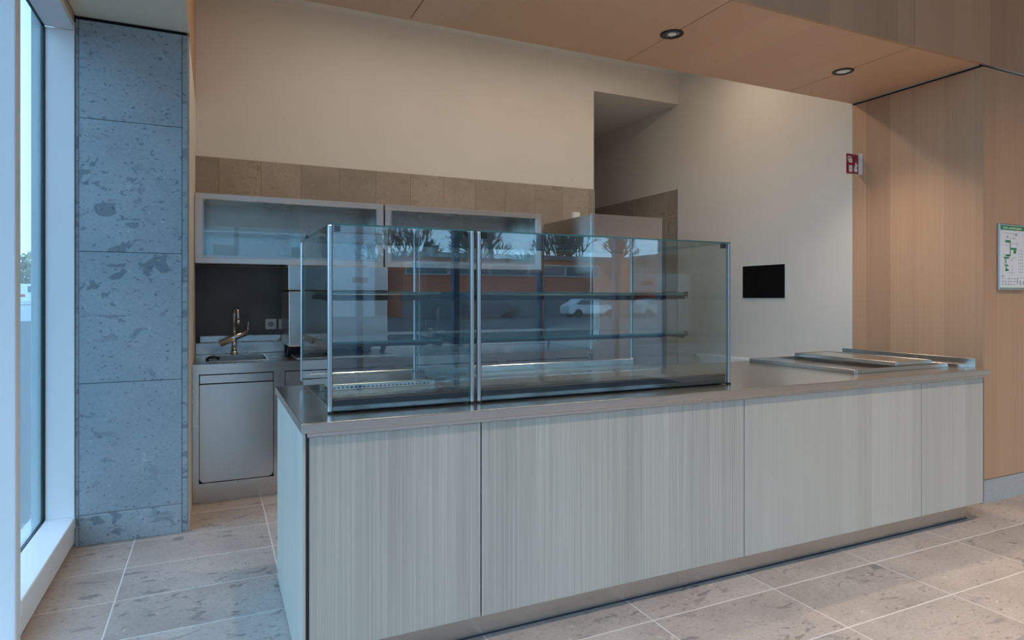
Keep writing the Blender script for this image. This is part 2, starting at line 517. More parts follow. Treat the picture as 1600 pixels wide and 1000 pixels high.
# ------------------------------------------------------------------ side glazing (window_1) and front glazing (window_2)
w1 = struct_root('window_1', (XW, 2.5, 0))
mull_y = [2.967 - 1.1 * k for k in range(0, 7)]
for y in mull_y:
    if y < YF + .1: continue
    B('mullion', 'white_metal', w1, -.81, XW, y - .033, y + .033, 0, 2.735, bev=.004)
B('frame_post', 'white_metal', w1, -.798, XW, 4.030, 4.078, .165, 2.735, bev=.002)
B('gasket', 'black', w1, -.812, -.799, 4.022, 4.05, .165, 2.735)
B('exterior_fin', 'exterior_metal', w1, -.856, -.813, 4.02, 4.10, .10, 2.9, bev=.003)
B('window_sill', 'white_metal', w1, -.80, XW + .004, 3.0005, 4.038, .105, .165, bev=.004)
B('sill_front', 'white_metal', w1, -.80, XW - .002, 3.0005, 4.05, .030, .104)
B('threshold', 'white_metal', w1, -.80, XW - .02, YF, 2.933, 0, .035)
B('sill_kick', 'grey_roof', w1, -.80, XW - .03, 3.0005, 4.06, 0, .030)
B('header', 'white_metal', w1, -.80, XW + .002, YF, 4.032, 2.735, 2.772, bev=.003)
B('header_fascia', 'oak_soffit', w1, -.80, XW - .004, YF, 4.05, 2.774, ZS + .004)
B('gasket', 'black', w1, -.812, -.799, YF, 4.03, 2.735, 2.75)
B('gasket', 'black', w1, -.812, -.799, 3.0, 4.03, .155, .167)
ym = [y for y in mull_y if y > YF + .1]
ye = [4.03] + ym + [YF]
for b, a in zip(ye, ye[1:]):
    pane_obj('pane', 'facade_glass', w1, -.812, -.806, a + .01, b - .01, .155 if b > 3.5 else .036, 2.745)
for y in [2.4] + [v for v in mull_y if YF + .1 < v < 2.3]:  # upper glazing row, unseen, added to let in more daylight
    B('added_upper_mullion', 'white_metal', w1, -.81, XW, y - .03, y + .03, ZS + .005, ZH)
ue = [2.4] + [v for v in mull_y if YF + .1 < v < 2.3] + [YF]
for b, a in zip(ue, ue[1:]):
    pane_obj('pane', 'facade_glass', w1, -.812, -.806, a + .01, b - .01, ZS + .005, ZH)

w2 = struct_root('window_2', (3, YF, 0))
mx = [-.75, .41, 1.85, 3.29, 4.73, 6.17, 7.14]
for x in mx:
    B('mullion', 'blue_metal', w2, x - .045, x + .045, YF - .12, YF, 0, 2.80, bev=.004)
B('transom', 'white_metal', w2, XW, 7.2, YF - .12, YF - .01, 2.72, 2.80)
B('upper_wall', 'oak', w2, XW - .1, 7.2, YF - .2, YF + .01, 2.801, ZH)
B('transom', 'white_metal', w2, XW, 7.2, YF - .12, YF - .01, .0, .08)
for a, b in zip(mx, mx[1:]):
    pane_obj('pane', 'facade_glass', w2, a + .04, b - .04, YF - .07, YF - .064, .08, 2.72)

# ------------------------------------------------------------------ lamps: soffit downlights, and fill lamps added out of view
def downlight(x, y, label):
    t = thing('downlight', (x, y, ZS), label, 'downlight', 'recessed downlights in the wooden soffit')
    n = 40
    ring = MB()
    prof = [(.066, -.001), (.066, -.005), (.061, -.007), (.045, -.0065), (.043, -.002), (.042, .012)]
    rr = [[ring.bm.verts.new((x + r * math.cos(2 * math.pi * k / n), y + r * math.sin(2 * math.pi * k / n), ZS + z)) for k in range(n)] for r, z in prof]
    for A, Bq in zip(rr, rr[1:]):
        for k in range(n): ring.bm.faces.new((A[k], A[(k + 1) % n], Bq[(k + 1) % n], Bq[k])).smooth = True
    ring.build('trim_ring', 'black', t)
    MB().cyl((x, y, ZS - .0035), (x, y, ZS + .004), .043, .036, seg=32).build('reflector', 'chrome', t)
    MB().cyl((x, y, ZS - .006), (x, y, ZS - .0035), .020, .026, seg=24).build('lens', 'lamp_lens', t)
    ld = bpy.data.lights.new('downlight_bulb', 'SPOT'); ld.energy = SPOT_LAMP; ld.color = WARM
    ld.spot_size = math.radians(110); ld.spot_blend = .8; ld.shadow_soft_size = .03
    lo = bpy.data.objects.new('downlight_bulb', ld); C.objects.link(lo); lo.parent = t; lo.location = (0, 0, -.02)
downlight(2.352, 2.897, 'black rimmed downlight in the soffit, over the middle of the long glass case')
downlight(3.765, 2.897, 'black rimmed downlight in the soffit, nearest the wood-panelled side wall')
downlight(.953, 2.897, 'black rimmed downlight in the soffit, over the short glass case')
for i, x in enumerate((1.0, 3.0, 5.0, 7.0)):  # unseen hall spots, added to bring in warm light
    for j, y in enumerate((-1.6, .6)):
        t = thing('hall_fill_spot', (x, y, ZH - .02), 'round fill spot added out of view in the high white hall ceiling', 'lamp', 'added fill spots in the hall ceiling')
        MB().cyl((x, y, ZH - .02), (x, y, ZH), .10, seg=32).build('housing', 'white_metal', t)
        MB().cyl((x, y, ZH - .023), (x, y, ZH - .020), .08, seg=32).build('lens', 'fill_lamp_glow', t)
        ld = bpy.data.lights.new('fill_spot_bulb', 'SPOT'); ld.energy = HALL_FILL; ld.color = WARM
        ld.spot_size = math.radians(95); ld.spot_blend = .6; ld.shadow_soft_size = .08
        lo = bpy.data.objects.new('fill_spot_bulb', ld); C.objects.link(lo); lo.parent = t; lo.location = (0, 0, -.03)
for x in (1.0, 2.3, 3.5):  # unseen lamps, added to light the kitchen warmly
    t = thing('kitchen_fill_lamp', (x, 4.25, ZK - .06), 'long flat fill lamp added out of view on the kitchen ceiling above the soffit edge', 'lamp', 'added fill lamps on the kitchen ceiling')
    B('housing', 'white_metal', t, x - .6, x + .6, 4.15, 4.35, ZK - .05, ZK - .001, bev=.004)
    B('diffuser', 'fill_lamp_glow', t, x - .58, x + .58, 4.165, 4.335, ZK - .055, ZK - .05)
    ld = bpy.data.lights.new('fill_lamp_tube', 'AREA'); ld.shape = 'RECTANGLE'; ld.size = 1.16; ld.size_y = .16; ld.energy = KITCHEN_FILL; ld.color = WARM
    lo = bpy.data.objects.new('fill_lamp_tube', ld); C.objects.link(lo); lo.parent = t; lo.location = (0, 0, .001)

# ------------------------------------------------------------------ service counter
CF = 2.245    # face of the front panels
CB = 3.20
cab_x = [.288, .918, 2.246, 3.551, 4.128]
cab_lab = ['streaky pale oak counter unit under the short glass case, with the free end panel',
           'widest streaky pale oak counter unit under the long glass case',
           'smooth-grained pale oak counter unit between the long glass case and the steel sliding lids',
           'narrow pale oak counter unit at the end by the wood-panelled wall']
for i, (a, b) in enumerate(zip(cab_x, cab_x[1:])):
    t = thing('counter_cabinet', ((a + b) / 2, 2.72, 0), cab_lab[i], 'counter cabinet')
    bx0, bx1 = a + .001, b - .001
    MB().box(bx0, bx1, CF + .022, CB - .03, .115, .848).build('body', 'black_gap', t)
    B('front_panel', 'pale_oak' if i < 2 else 'pale_oak_plain', t, a + .003, b - .003, CF, CF + .020, .112, .848, bev=.0012)
    B('back_panel', 'steel', t, bx0, bx1, CB - .03, CB - .015, .112, .848)
    if i == 0:
        B('end_panel', 'pale_oak_plain', t, .268, .279, CF + .002, CB - .02, .012, .862, bev=.001)
        B('end_gap', 'black', t, .279, .289, CF + .004, CB - .05, .012, .848)
    if i == 3:
        B('end_panel', 'black', t, b, b + .008, CF + .003, CB - .05, .112, .848)
t = thing('counter_plinth', (2.2, 2.33, 0), 'brushed steel plinth along the foot of the oak counter', 'plinth')
for a, b in ((.300, 1.912), (1.913, 4.085)):
    B('plinth_section', 'steel', t, a, b, 2.315, 2.330, .006, .111)
    B('seal', 'black_rubber', t, a, b, 2.313, 2.332, 0, .006)
B('plinth_return', 'steel', t, .285, .300, 2.315, CB - .06, 0, .0115)
B('plinth_core', 'black_gap', t, .302, 4.08, 2.34, CB - .1, 0, .111)

t = thing('counter_worktop', (2.2, 2.72, .85), 'brushed steel worktop covering the whole oak counter', 'worktop')
B('top_slab', 'worktop_steel', t, .262, 4.155, 2.222, 3.222, .866, .900, bev=.003, seg=2)
B('under_rail', 'steel', t, .283, 4.120, CF - .006, CB, .850, .8625)
B('shadow_gap', 'black', t, .290, 4.115, CF + .004, CB - .01, .8625, .8658)

# ------------------------------------------------------------------ glass display cases
def display_case(x0, x1, label, left_open=False, deck='plain'):
    t = thing('display_case', ((x0 + x1) / 2, 2.76, .90), label, 'display case', 'glass cases on the counter')
    yf, yb, z0, z1 = 2.372, 3.190, .9005, 1.593
    base = MB().box(x0 + .012, x1 - .012, yf + .05, yb - .01, z0, z0 + .026)
    b = base.build('deck', 'steel', t)
    B('front_strip', 'black', t, x0 + .02, x1 - .02, yf + .012, yf + .045, z0 + .002, z0 + .050, bev=.004)
    B('rear_rail', 'steel', t, x0 + .02, x1 - .02, yb - .045, yb - .02, z0 + .026, z0 + .060, bev=.002)
    if deck == 'vent':
        v = B('vent_ledge', 'steel', t, x0 + .03, x1 - .03, 2.78, 3.09, z0 + .026, z0 + .052, bev=.003)
        s = MB()
        x = x0 + .05
        while x < x1 - .06:
            s.box(x, x + .010, 2.7745, 2.7815, z0 + .034, z0 + .041); x += .018
        s.build('vent_slots', 'black_gap', v)
        tag(v.children[0], kind='stuff') if v.children else None
    # posts, front and rear
    for px, sx in ((x0, 1), (x1, -1)):
        p = MB().box(px, px + sx * .016, yf, yf + .018, z0 + .006, z1 - .006, bev=.004, seg=2).build('corner_post', 'aluminium', t)
        MB().box(px, px + sx * .018, yf - .001, yf + .020, z0, z0 + .006).build('foot', 'black', p)
        MB().box(px, px + sx * .014, yb - .016, yb, z0 + .026, z1 - .006, bev=.003).build('rear_post', 'aluminium', t)
        MB().box(px + sx * .024, px + sx * .046, yf + .006, yf + .026, z1 - .030, z1 - .007, bev=.002).build('clamp', 'black', t)
        MB().cyl((px + sx * .004, yb - .22, z1 - .006), (px + sx * .004, yb - .22, z1 + .010), .008, seg=12).build('clamp', 'black', t)
    pane_obj('front_glass', 'clear_glass', t, x0 + .017, x1 - .017, yf + .002, yf + .008, z0 + .010, z1 - .006)
    pane_obj('side_glass', 'end_glass', t, x0 + .003, x0 + .009, yf + .019, yb - .017, z0 + .028, z1 - .006)
    pane_obj('side_glass', 'end_glass', t, x1 - .009, x1 - .003, yf + .019, yb - .017, z0 + .028, z1 - .006)
    pane_obj('top_glass', 'clear_glass', t, x0 + .002, x1 - .002, yf + .002, yb - .002, z1 - .006, z1)
    for zz in (1.133, 1.338):
        sh = pane_obj('shelf', 'shelf_glass', t, x0 + .045, x1 - .045, 2.640, 3.080, zz, zz + .009)
        MB().box(x0 + .05, x1 - .05, 2.826, 2.846, zz - .028, zz - .001, bev=.002).build('support_rail', 'black', sh)
        for ex in (x0 + .040, x1 - .048):
            MB().box(ex, ex + .008, 2.636, 2.660, zz - .010, zz + .016, bev=.001).build('bracket', 'black', sh)
            MB().box(ex, ex + .008, 2.660, 3.09, zz - .022, zz - .001, bev=.001).build('bracket', 'black', sh)
    return t
display_case(.372, .940, 'short glass display case with two shelves at the free end of the counter', deck='vent')
display_case(.954, 2.285, 'long glass display case with two shelves on the middle of the counter')

# ------------------------------------------------------------------ sliding lids over the cold wells at the counter's end
t = thing('well_cover', (3.65, 2.75, .90), 'flat steel frame with sliding lids set on the counter end', 'sliding lid')
ZT = .9005
lx0, lx1, ly0, ly1 = 3.215, 4.03, 2.40, 3.17
def frame(name, mat, parent, x0, x1, y0, y1, z0, z1, w):
    for box in ((x0, x0 + w, y0, y1), (x1 - w, x1, y0, y1), (x0 + w, x1 - w, y0, y0 + w), (x0 + w, x1 - w, y1 - w, y1)):
        B(name, mat, parent, *box, z0, z1, bev=.0015)
base = B('well_floor', 'worktop_steel', t, lx0 + .016, lx1 + .004, ly0 + .016, ly1 - .016, ZT, ZT + .003)
frame('rim_bar', 'steel_y', t, lx0, lx1 + .02, ly0, ly1, ZT, ZT + .022, .016)
lid2 = B('sliding_lid', 'worktop_steel', t, 3.625, 3.935, ly0 + .050, ly1 - .03, ZT + .026, ZT + .042)
frame('lid_frame', 'steel_y', lid2, 3.612, 3.950, ly0 + .036, ly1 - .016, ZT + .0225, ZT + .046, .013)
t = thing('upright_rail', (4.13, 2.75, .90), 'low steel channel along the counter edge beside the wood-panelled wall', 'rail')
B('web', 'steel_y', t, 4.136, 4.142, 2.295, 3.19, ZT, ZT + .057, bev=.001)
B('flange', 'steel_y', t, 4.100, 4.136, 2.330, 3.19, ZT, ZT + .020, bev=.001)
B('flange', 'steel_y', t, 4.142, 4.152, 2.295, 3.19, ZT + .050, ZT + .057, bev=.001)

# ------------------------------------------------------------------ kitchen worktop with sink
BF = 4.53
WF = 4.485
t = thing('kitchen_worktop', (1.35, 4.9, .86), 'long steel kitchen worktop with sink and stepped upstand by the dark splash wall', 'worktop')
sx0, sx1, sy0, sy1 = -.03, .33, 4.66, 5.14
wt = MB()
wt.box(XL + .002, sx0, WF, YB - .012, .862, .900).box(sx1, 2.838, WF, YB - .012, .862, .900)
wt.box(sx0, sx1, WF, sy0, .862, .900).box(sx0, sx1, sy1, YB - .012, .862, .900)
wt.build('top_slab', 'worktop_steel', t)
MB().box(XL + .002, 2.838, 5.28, YB - .012, .9005, .985, bev=.003).build('upstand', 'steel', t)
MB().box(XL + .03, 2.838, 5.345, YB - .011, .985, 1.035, bev=.003).build('upstand_step', 'steel', t)
sk = MB()
sk.box(sx0, sx1, sy0, sy1, .70, .703)
sk.box(sx0, sx0 + .003, sy0, sy1, .70, .898).box(sx1 - .003, sx1, sy0, sy1, .70, .898)
sk.box(sx0, sx1, sy0, sy0 + .003, .70, .898).box(sx0, sx1, sy1 - .003, sy1, .70, .898)
sk = sk.build('sink_basin', 'steel', t)
frame('sink_rim', 'chrome', sk, sx0 - .012, sx1 + .012, sy0 - .012, sy1 + .012, .9003, .9035, .013)
MB().cyl((.15, 4.9, .703), (.15, 4.9, .708), .045, seg=24).build('drain', 'chrome', sk)
MB().tube([(-.05, 4.80, .903), (-.03, 4.79, .918), (0, 4.78, .922), (.03, 4.79, .91)], .010).build('drain_plug', 'black', sk)

# base cabinets below it
bx = [XL + .002, .39, 1.205, 2.02, 2.838]
blab = ['steel base cabinet with a hinged door, below the sink', 'steel base cabinet with drawers, below the hood dishwasher',
        'steel base cabinet with drawers, between the dishwasher cabinet and the one beside the tall fridge', 'steel base cabinet with drawers, right beside the tall fridge']
for i, (a, b) in enumerate(zip(bx, bx[1:])):
    t = thing('base_cabinet', ((a + b) / 2, 4.9, 0), blab[i], 'cabinet')
    B('body', 'steel', t, a, b - .001, BF + .022, YB - .02, .10, .695 if i else .69)
    B('gap_backing', 'black_gap', t, a + .02, b - .02, BF + .014, BF + .021, .105, .858)
    st = .038
    f = MB()
    f.box(a, a + st, BF, BF + .02, .10, .861).box(b - st + .006, b - .001, BF, BF + .02, .10, .861)
    f.box(a + st, b - st + .006, BF, BF + .02, .832, .861).box(a + st, b - st + .006, BF, BF + .02, .10, .134)
    f.build('face_frame', 'steel', t)
    dx0, dx1 = a + st + .004, b - st + .002
    if i == 0:
        B('handle_rail', 'steel', t, dx0, dx1, BF + .002, BF + .013, .772, .826, bev=.002)
        poly = []
        r = .03
        for cx, cz, a0 in ((dx1 - r, .140 + r, -90), (dx1 - .004, .762, 0), (dx0 + .004, .762, 90), (dx0 + r, .140 + r, 180)):
            rr = r if cz < .5 else .004
            for q in range(7):
                an = math.radians(a0 + 15 * q); poly.append((cx + rr * math.cos(an), cz + rr * math.sin(an)))
        MB().prism(poly, 1, BF - .001, BF + .013).build('door', 'steel_v', t)
    else:
        zz = [.826, .770, .718, .50, .140]
        B('drawer', 'steel', t, dx0, dx1, BF + .001, BF + .013, .722, .826, bev=.002)
        B('drawer', 'steel', t, dx0, dx1, BF + .001, BF + .013, .435, .716, bev=.002)
        B('drawer', 'steel', t, dx0, dx1, BF + .001, BF + .013, .140, .429, bev=.002)
t = thing('kitchen_plinth', (1.35, 4.58, 0), 'brushed steel plinth under the kitchen base cabinets', 'plinth')
B('plinth_board', 'steel', t, XL + .002, 2.838, 4.565, 4.58, 0, .099)

# tap
t = thing('kitchen_tap', (.135, 5.245, .90), 'chrome kitchen tap with slanted cylindrical body behind the sink', 'tap')
tx, ty = .135, 5.245
MB().cyl((tx, ty, .9005), (tx, ty, .925), .027, .024, seg=24).cyl((tx, ty, .925), (tx, ty, 1.01), .018, seg=20).build('base', 'chrome', t)
d = Vector((.19, 0, .088))
c = Vector((tx - .003, ty - .01, 1.022))
MB().cyl(c - d * .5, c + d * .5, .024, seg=24).build('mixer_body', 'chrome', t)
e = c + d * .5
MB().tube([e - d * .03, e + Vector((.004, 0, .02)), e + Vector((.006, 0, .055)), e + Vector((.007, -.002, .075))], [.007, .005, .004, .006]).build('lever', 'chrome', t)
pts = [(tx, ty, 1.02), (tx, ty, 1.20)]
for q in range(0, 9):
    an = math.pi * q / 8
    pts.append((tx + .012 * (1 - math.cos(an)), ty - .055 + .055 * math.cos(an), 1.205 + .045 * math.sin(an)))
pts.append((tx + .026, ty - .112, 1.13))
MB().tube(pts, .0095).build('spout', 'chrome', t)
MB().cyl((tx + .026, ty - .112, 1.128), (tx + .026, ty - .112, 1.155), .012, seg=16).build('spout_tip', 'chrome', t)

# sockets on the splash wall
def socket(x, z, label, y=YB - .010, blank=False):
    t = thing('wall_socket', (x, y, z), label, 'socket')
    B('cover_plate', 'white_plastic', t, x - .041, x + .041, y - .012, y, z - .041, z + .041, bev=.003)
    MB().cyl((x, y - .0135, z), (x, y - .011, z), .024, seg=28).build('socket_ring', 'sign_pale', t)
    if not blank:
        MB().cyl((x, y - .0142, z), (x, y - .0132, z), .020, seg=28).build('socket_well', 'sign_grey', t)
        for dx in (-.009, .009): MB().cyl((x + dx, y - .0148, z), (x + dx, y - .0140, z), .0028, seg=10).build('contact_hole', 'black', t)
socket(.405, 1.115, 'pale power socket on the dark splash wall, farther from the dishwasher')
socket(.505, 1.115, 'pale power socket on the dark splash wall, partly behind the dishwasher')
t = thing('wall_switch', (3.19, YB - .012, 2.12), 'small white box on the brown wall tiles above the tall fridge', 'switch')
B('switch_box', 'white_plastic', t, 3.15, 3.225, YB - .055, YB - .012, 2.085, 2.155, bev=.004)
B('rocker', 'sign_white', t, 3.165, 3.21, YB - .058, YB - .055, 2.10, 2.14, bev=.001)

# hood dishwasher
t = thing('hood_dishwasher', (.83, 5.0, .90), 'tall boxy steel dishwasher hood standing on the kitchen worktop', 'dishwasher')
hx0, hx1, hy0, hy1 = .475, 1.185, 4.76, 5.275
B('hood', 'steel_v', t, hx0, hx1, hy0, hy1, .975, 1.371, bev=.008, seg=2)
B('top_housing', 'steel', t, hx0 - .002, hx1 + .002, hy0 - .004, hy1, 1.376, 1.556, bev=.006, seg=2)
B('seam', 'black', t, hx0 + .006, hx1 - .006, hy0 + .006, hy1 - .01, 1.371, 1.376)
MB().prism([(hy0, .974), (hy0 + .06, .974), (hy0 + .15, .903), (hy0 + .11, .903)], 0, hx0 + .002, hx0 + .03).build('side_leg', 'black_rubber', t)
MB().prism([(hy0, .974), (hy0 + .06, .974), (hy0 + .15, .903), (hy0 + .11, .903)], 0, hx1 - .03, hx1 - .002).build('side_leg', 'black_rubber', t)
B('rear_wall', 'black_rubber', t, hx0 + .02, hx1 - .02, hy1 - .03, hy1 - .005, .9005, .974)
B('basin_rim', 'steel_v', t, hx0 + .04, hx1 + .02, 4.62, 5.18, .9005, .906)
B('name_plate', 'sign_grey', t, .92, 1.03, hy0 - .0065, hy0 - .0035, 1.435, 1.475)

# wall cabinets with glass sliding doors
def wall_cabinet(x0, x1, label):
    t = thing('wall_cabinet', ((x0 + x1) / 2, 5.2, 1.57), label, 'wall cabinet', 'glass-fronted wall cabinets')
    y0, y1, z0, z1 = 5.045, YB - .014, 1.570, 2.070
    b = MB()
    b.box(x0, x1, y0 + .02, y1, z0, z0 + .02).box(x0, x1, y0 + .02, y1, z1 - .02, z1)
    b.box(x0, x0 + .02, y0 + .02, y1, z0 + .02, z1 - .02).box(x1 - .02, x1, y0 + .02, y1, z0 + .02, z1 - .02)
    b.box(x0 + .02, x1 - .02, y1 - .01, y1, z0 + .02, z1 - .02)
    b.build('carcass', 'steel', t)
    B('middle_shelf', 'steel', t, x0 + .02, x1 - .02, y0 + .06, y1 - .01, 1.80, 1.815)
    f = MB()
    f.box(x0, x1, y0, y0 + .02, z1 - .042, z1, bev=.002).box(x0, x1, y0, y0 + .02, z0, z0 + .040, bev=.002)
    f.box(x0, x0 + .045, y0, y0 + .0195, z0 + .04, z1 - .042).box(x1 - .045, x1, y0, y0 + .0195, z0 + .04, z1 - .042)
    f.build('face_frame', 'steel_light', t)
    xm = (x0 + x1) / 2
    for k, (a, c) in enumerate(((x0 + .045, xm + .03), (xm - .03, x1 - .045))):
        yy = y0 + .004 + .009 * k
        d = pane_obj('sliding_door', 'cabinet_glass', t, a, c, yy, yy + .005, z0 + .042, z1 - .044)
        ex = a if k == 0 else c - .012
        B('door_edge', 'aluminium', d, ex, ex + .012, yy - .002, yy + .007, z0 + .041, z1 - .043)
        B('door_edge', 'aluminium', d, a, c, yy - .0005, yy + .0055, z0 + .041, z0 + .058)
wall_cabinet(XL + .004, 1.222, 'steel wall cabinet with glass doors above the sink')
wall_cabinet(1.234, 2.640, 'steel wall cabinet with glass doors next to the tall fridge')

# tall fridge
t = thing('tall_fridge', (3.19, 4.95, 0), 'tall brushed steel fridge against the tiled wall by the passage', 'fridge')
B('body', 'steel_v', t, 2.845, 3.545, 4.545, YB - .016, .10, 2.025, bev=.004)
d = B('door', 'steel_v', t, 2.842, 3.548, 4.500, 4.541, .12, 2.020, bev=.005, seg=2)
B('door_handle', 'chrome', d, 2.865, 2.885, 4.470, 4.500, .95, 1.30, bev=.006, seg=2)
B('door_seal', 'black_rubber', t, 2.855, 3.535, 4.541, 4.545, .13, 2.01)
for fx_ in (2.90, 3.49):
    for fy_ in (4.60, 5.30): MB().cyl((fx_, fy_, 0), (fx_, fy_, .10), .022, seg=16).build('foot', 'chrome', t)

# ------------------------------------------------------------------ things on the right wall
t = thing('wall_screen', (XR - .01, 4.24, 1.32), 'blank black screen on the white kitchen wall', 'screen')
B('housing', 'white_metal', t, XR - .006, XR - .0005, 3.992, 4.484, 1.316, 1.622)
B('screen_face', 'black_gloss', t, XR - .012, XR - .006, 3.998, 4.478, 1.322, 1.616)

t = thing('radiator', (XR - .06, 4.5, .12), 'white panel radiator with top grille behind the counter, below the black screen', 'radiator')
ry0, ry1, rz0, rz1 = 3.75, 4.93, .14, .775
B('front_plate', 'radiator_white', t, XR - .115, XR - .100, ry0, ry1, rz0, rz1 - .004, bev=.004)
B('back_plate', 'radiator_white', t, XR - .035, XR - .020, ry0, ry1, rz0, rz1, bev=.004)
y = ry0 + .01
gp = None
while y < ry1 - .02:
    if gp is None: gp = B('grille_bar', 'radiator_white', t, XR - .100, XR - .035, y, y + .014, rz1 - .02, rz1 - .004)
    else: copy_piece(gp, (XR - .0675, y + .007, rz1 - .02), t)
    y += .030
B('wall_bracket', 'radiator_white', t, XR - .022, XR - .0005, 4.0, 4.05, .3, .7)
B('wall_bracket', 'radiator_white', t, XR - .022, XR - .0005, 4.7, 4.75, .3, .7)
MB().cyl((XR - .067, ry1, .745), (XR - .067, ry1 + .035, .745), .012, seg=14).cyl((XR - .067, ry1 + .035, .745), (XR - .067, ry1 + .12, .745), .026, .022, seg=20).build('thermostat_valve', 'white_plastic', t)
MB().tube([(XR - .067, ry1 + .03, .74), (XR - .067, ry1 + .03, .4), (XR - .067, ry1 + .03, 0)], .009).build('pipe', 'radiator_white', t)

# fire extinguisher flag sign at the edge of the wooden side wall
sy, sz0, sz1 = 3.30, 2.262, 2.418
t = thing('extinguisher_sign', (XR - .004, sy, sz0), 'red and white fire extinguisher flag sign on the edge of the wooden wall', 'sign')
B('flange', 'white_plastic', t, XR - .010, XR - .0045, sy - .028, sy + .004, sz0, sz1, bev=.001)
sgx0, sgx1 = XR - .150, XR - .010
B('plate', 'sign_white', t, sgx0, sgx1, sy, sy + .004, sz0, sz1, bev=.0008)
fcy = sy - .0006
face = B('red_face', 'red', t, sgx0 + .004, sgx1 - .002, fcy, sy, sz0 + .004, sz1 - .004)
pic = MB()
ex = sgx0 + .050
pic.box(ex - .019, ex + .019, fcy - .0006, fcy, sz0 + .016, sz0 + .068)
pic.box(ex - .019, ex + .019, fcy - .0006, fcy, sz0 + .086, sz0 + .108)
n = 14
pic.prism([(ex + .019 * math.cos(math.pi * k / n), sz0 + .106 + .016 * math.sin(math.pi * k / n)) for k in range(n + 1)], 1, fcy - .0006, fcy)
pic.box(ex - .008, ex + .008, fcy - .0006, fcy, sz0 + .120, sz0 + .134)
pic.box(ex - .026, ex + .010, fcy - .0006, fcy, sz0 + .128, sz0 + .136)
pic.box(ex - .030, ex - .024, fcy - .0006, fcy, sz0 + .098, sz0 + .134)
pic.build('extinguisher_pictogram', 'sign_white', face)
fl = MB()
fx0 = sgx0 + .108
pts = [(-.016, .012), (.012, .010), (.020, .030), (.010, .042), (.020, .056), (.014, .078), (.004, .062), (.006, .092), (-.008, .070), (-.004, .050), (-.016, .060), (-.012, .036), (-.022, .034)]
fl.prism([(fx0 + a, sz0 + .008 + b) for a, b in pts], 1, fcy - .0006, fcy)
fl.build('flame_pictogram', 'sign_white', face)

# escape plan on the portal front
t = thing('escape_plan', (4.765, YP, 1.37), 'framed escape plan with green heading on the wood-panelled wall', 'sign')
px0, px1, pz0, pz1 = 4.612, 4.905, 1.372, 1.808
py = YP - .0004
B('frame_plate', 'aluminium', t, px0, px1, py - .014, py, pz0, pz1, bev=.003)
sh = B('plan_sheet', 'paper', t, px0 + .010, px1 - .010, py - .0155, py - .014, pz0 + .010, pz1 - .010)
yf = py - .0162
B('green_heading', 'sign_green', sh, px0 + .012, px1 - .012, yf, yf + .0007, pz1 - .042, pz1 - .012)
text_mesh('heading_text', 'Flucht- und Rettungsplan', .021, 'sign_white', sh, ((px0 + px1) / 2, yf - .0004, pz1 - .0275), (1, 0, 0), (0, 0, 1), ext=.0003)
B('green_footer', 'sign_green', sh, px0 + .012, px1 - .012, yf, yf + .0007, pz0 + .012, pz0 + .017)
def fr(u, v): return px0 + .012 + u * (px1 - px0 - .024), pz1 - .045 - v * (pz1 - pz0 - .065)
g = MB()
for u0, v0, u1, v1 in ((.20, .17, .42, .21), (.395, .17, .425, .45), (.43, .30, .68, .335), (.55, .34, .66, .40), (.22, .42, .42, .455), (.14, .465, .36, .495), (.20, .50, .24, .58), (.17, .60, .32, .63), (.22, .64, .26, .72), (.20, .68, .34, .71)):
    a, b_ = fr(u0, v0), fr(u1, v1); g.box(a[0], b_[0], yf, yf + .0006, b_[1], a[1])
g.build('escape_route_print', 'sign_green', sh)
g = MB()
for u0, v0, u1, v1 in ((.20, .04, .55, .046), (.55, .04, .556, .16), (.25, .10, .33, .125), (.40, .13, .65, .136), (.18, .26, .40, .264), (.45, .22, .75, .226), (.72, .22, .725, .28), (.15, .40, .155, .62), (.44, .48, .62, .486), (.47, .50, .49, .54),
                       (.10, .655, .105, .80), (.02, .80, .16, .815), (.48, .62, .485, .78), (.30, .74, .60, .745), (.62, .04, .69, .085), (.70, .83, .985, .836), (.70, .83, .735, .94), (.82, .88, .86, .96), (.95, .89, .985, .95)):
    a, b_ = fr(u0, v0), fr(u1, v1); g.box(a[0], b_[0], yf, yf + .0006, b_[1], a[1])
rp = random.Random(3)
for r_ in range(8):
    for c_ in range(3):
        u0 = .76 + c_ * .075; v0 = .34 + r_ * .055
        a, b_ = fr(u0, v0), fr(u0 + .02 + .03 * rp.random(), v0 + .012); g.box(a[0], b_[0], yf, yf + .0006, b_[1], a[1])
for r_ in range(3):
    for c_ in range(5):
        u0 = .06 + c_ * .125; v0 = .84 + r_ * .05
        a, b_ = fr(u0, v0), fr(u0 + .03 + .05 * rp.random(), v0 + .018); g.box(a[0], b_[0], yf, yf + .0006, b_[1], a[1])
g.build('plan_print', 'sign_grey', sh)

t = tag(B('added_dark_mat', 'mat_blue', None, .3, 6.6, YF + .15, YF + 2.2, 0.0005, .012, bev=.003), 'dark blue mat added out of view along the glazed front to dim reflections', 'mat')

# ------------------------------------------------------------------ outdoors: street behind the camera, seen in the glass
GZ = -.14
tag(MB().box(-140, 140, -160, YF - .2, GZ - .1, GZ).box(-140, -.87, YF - .2, 160, GZ - .1, GZ).build('ground_street', 'asphalt'), kind='structure')

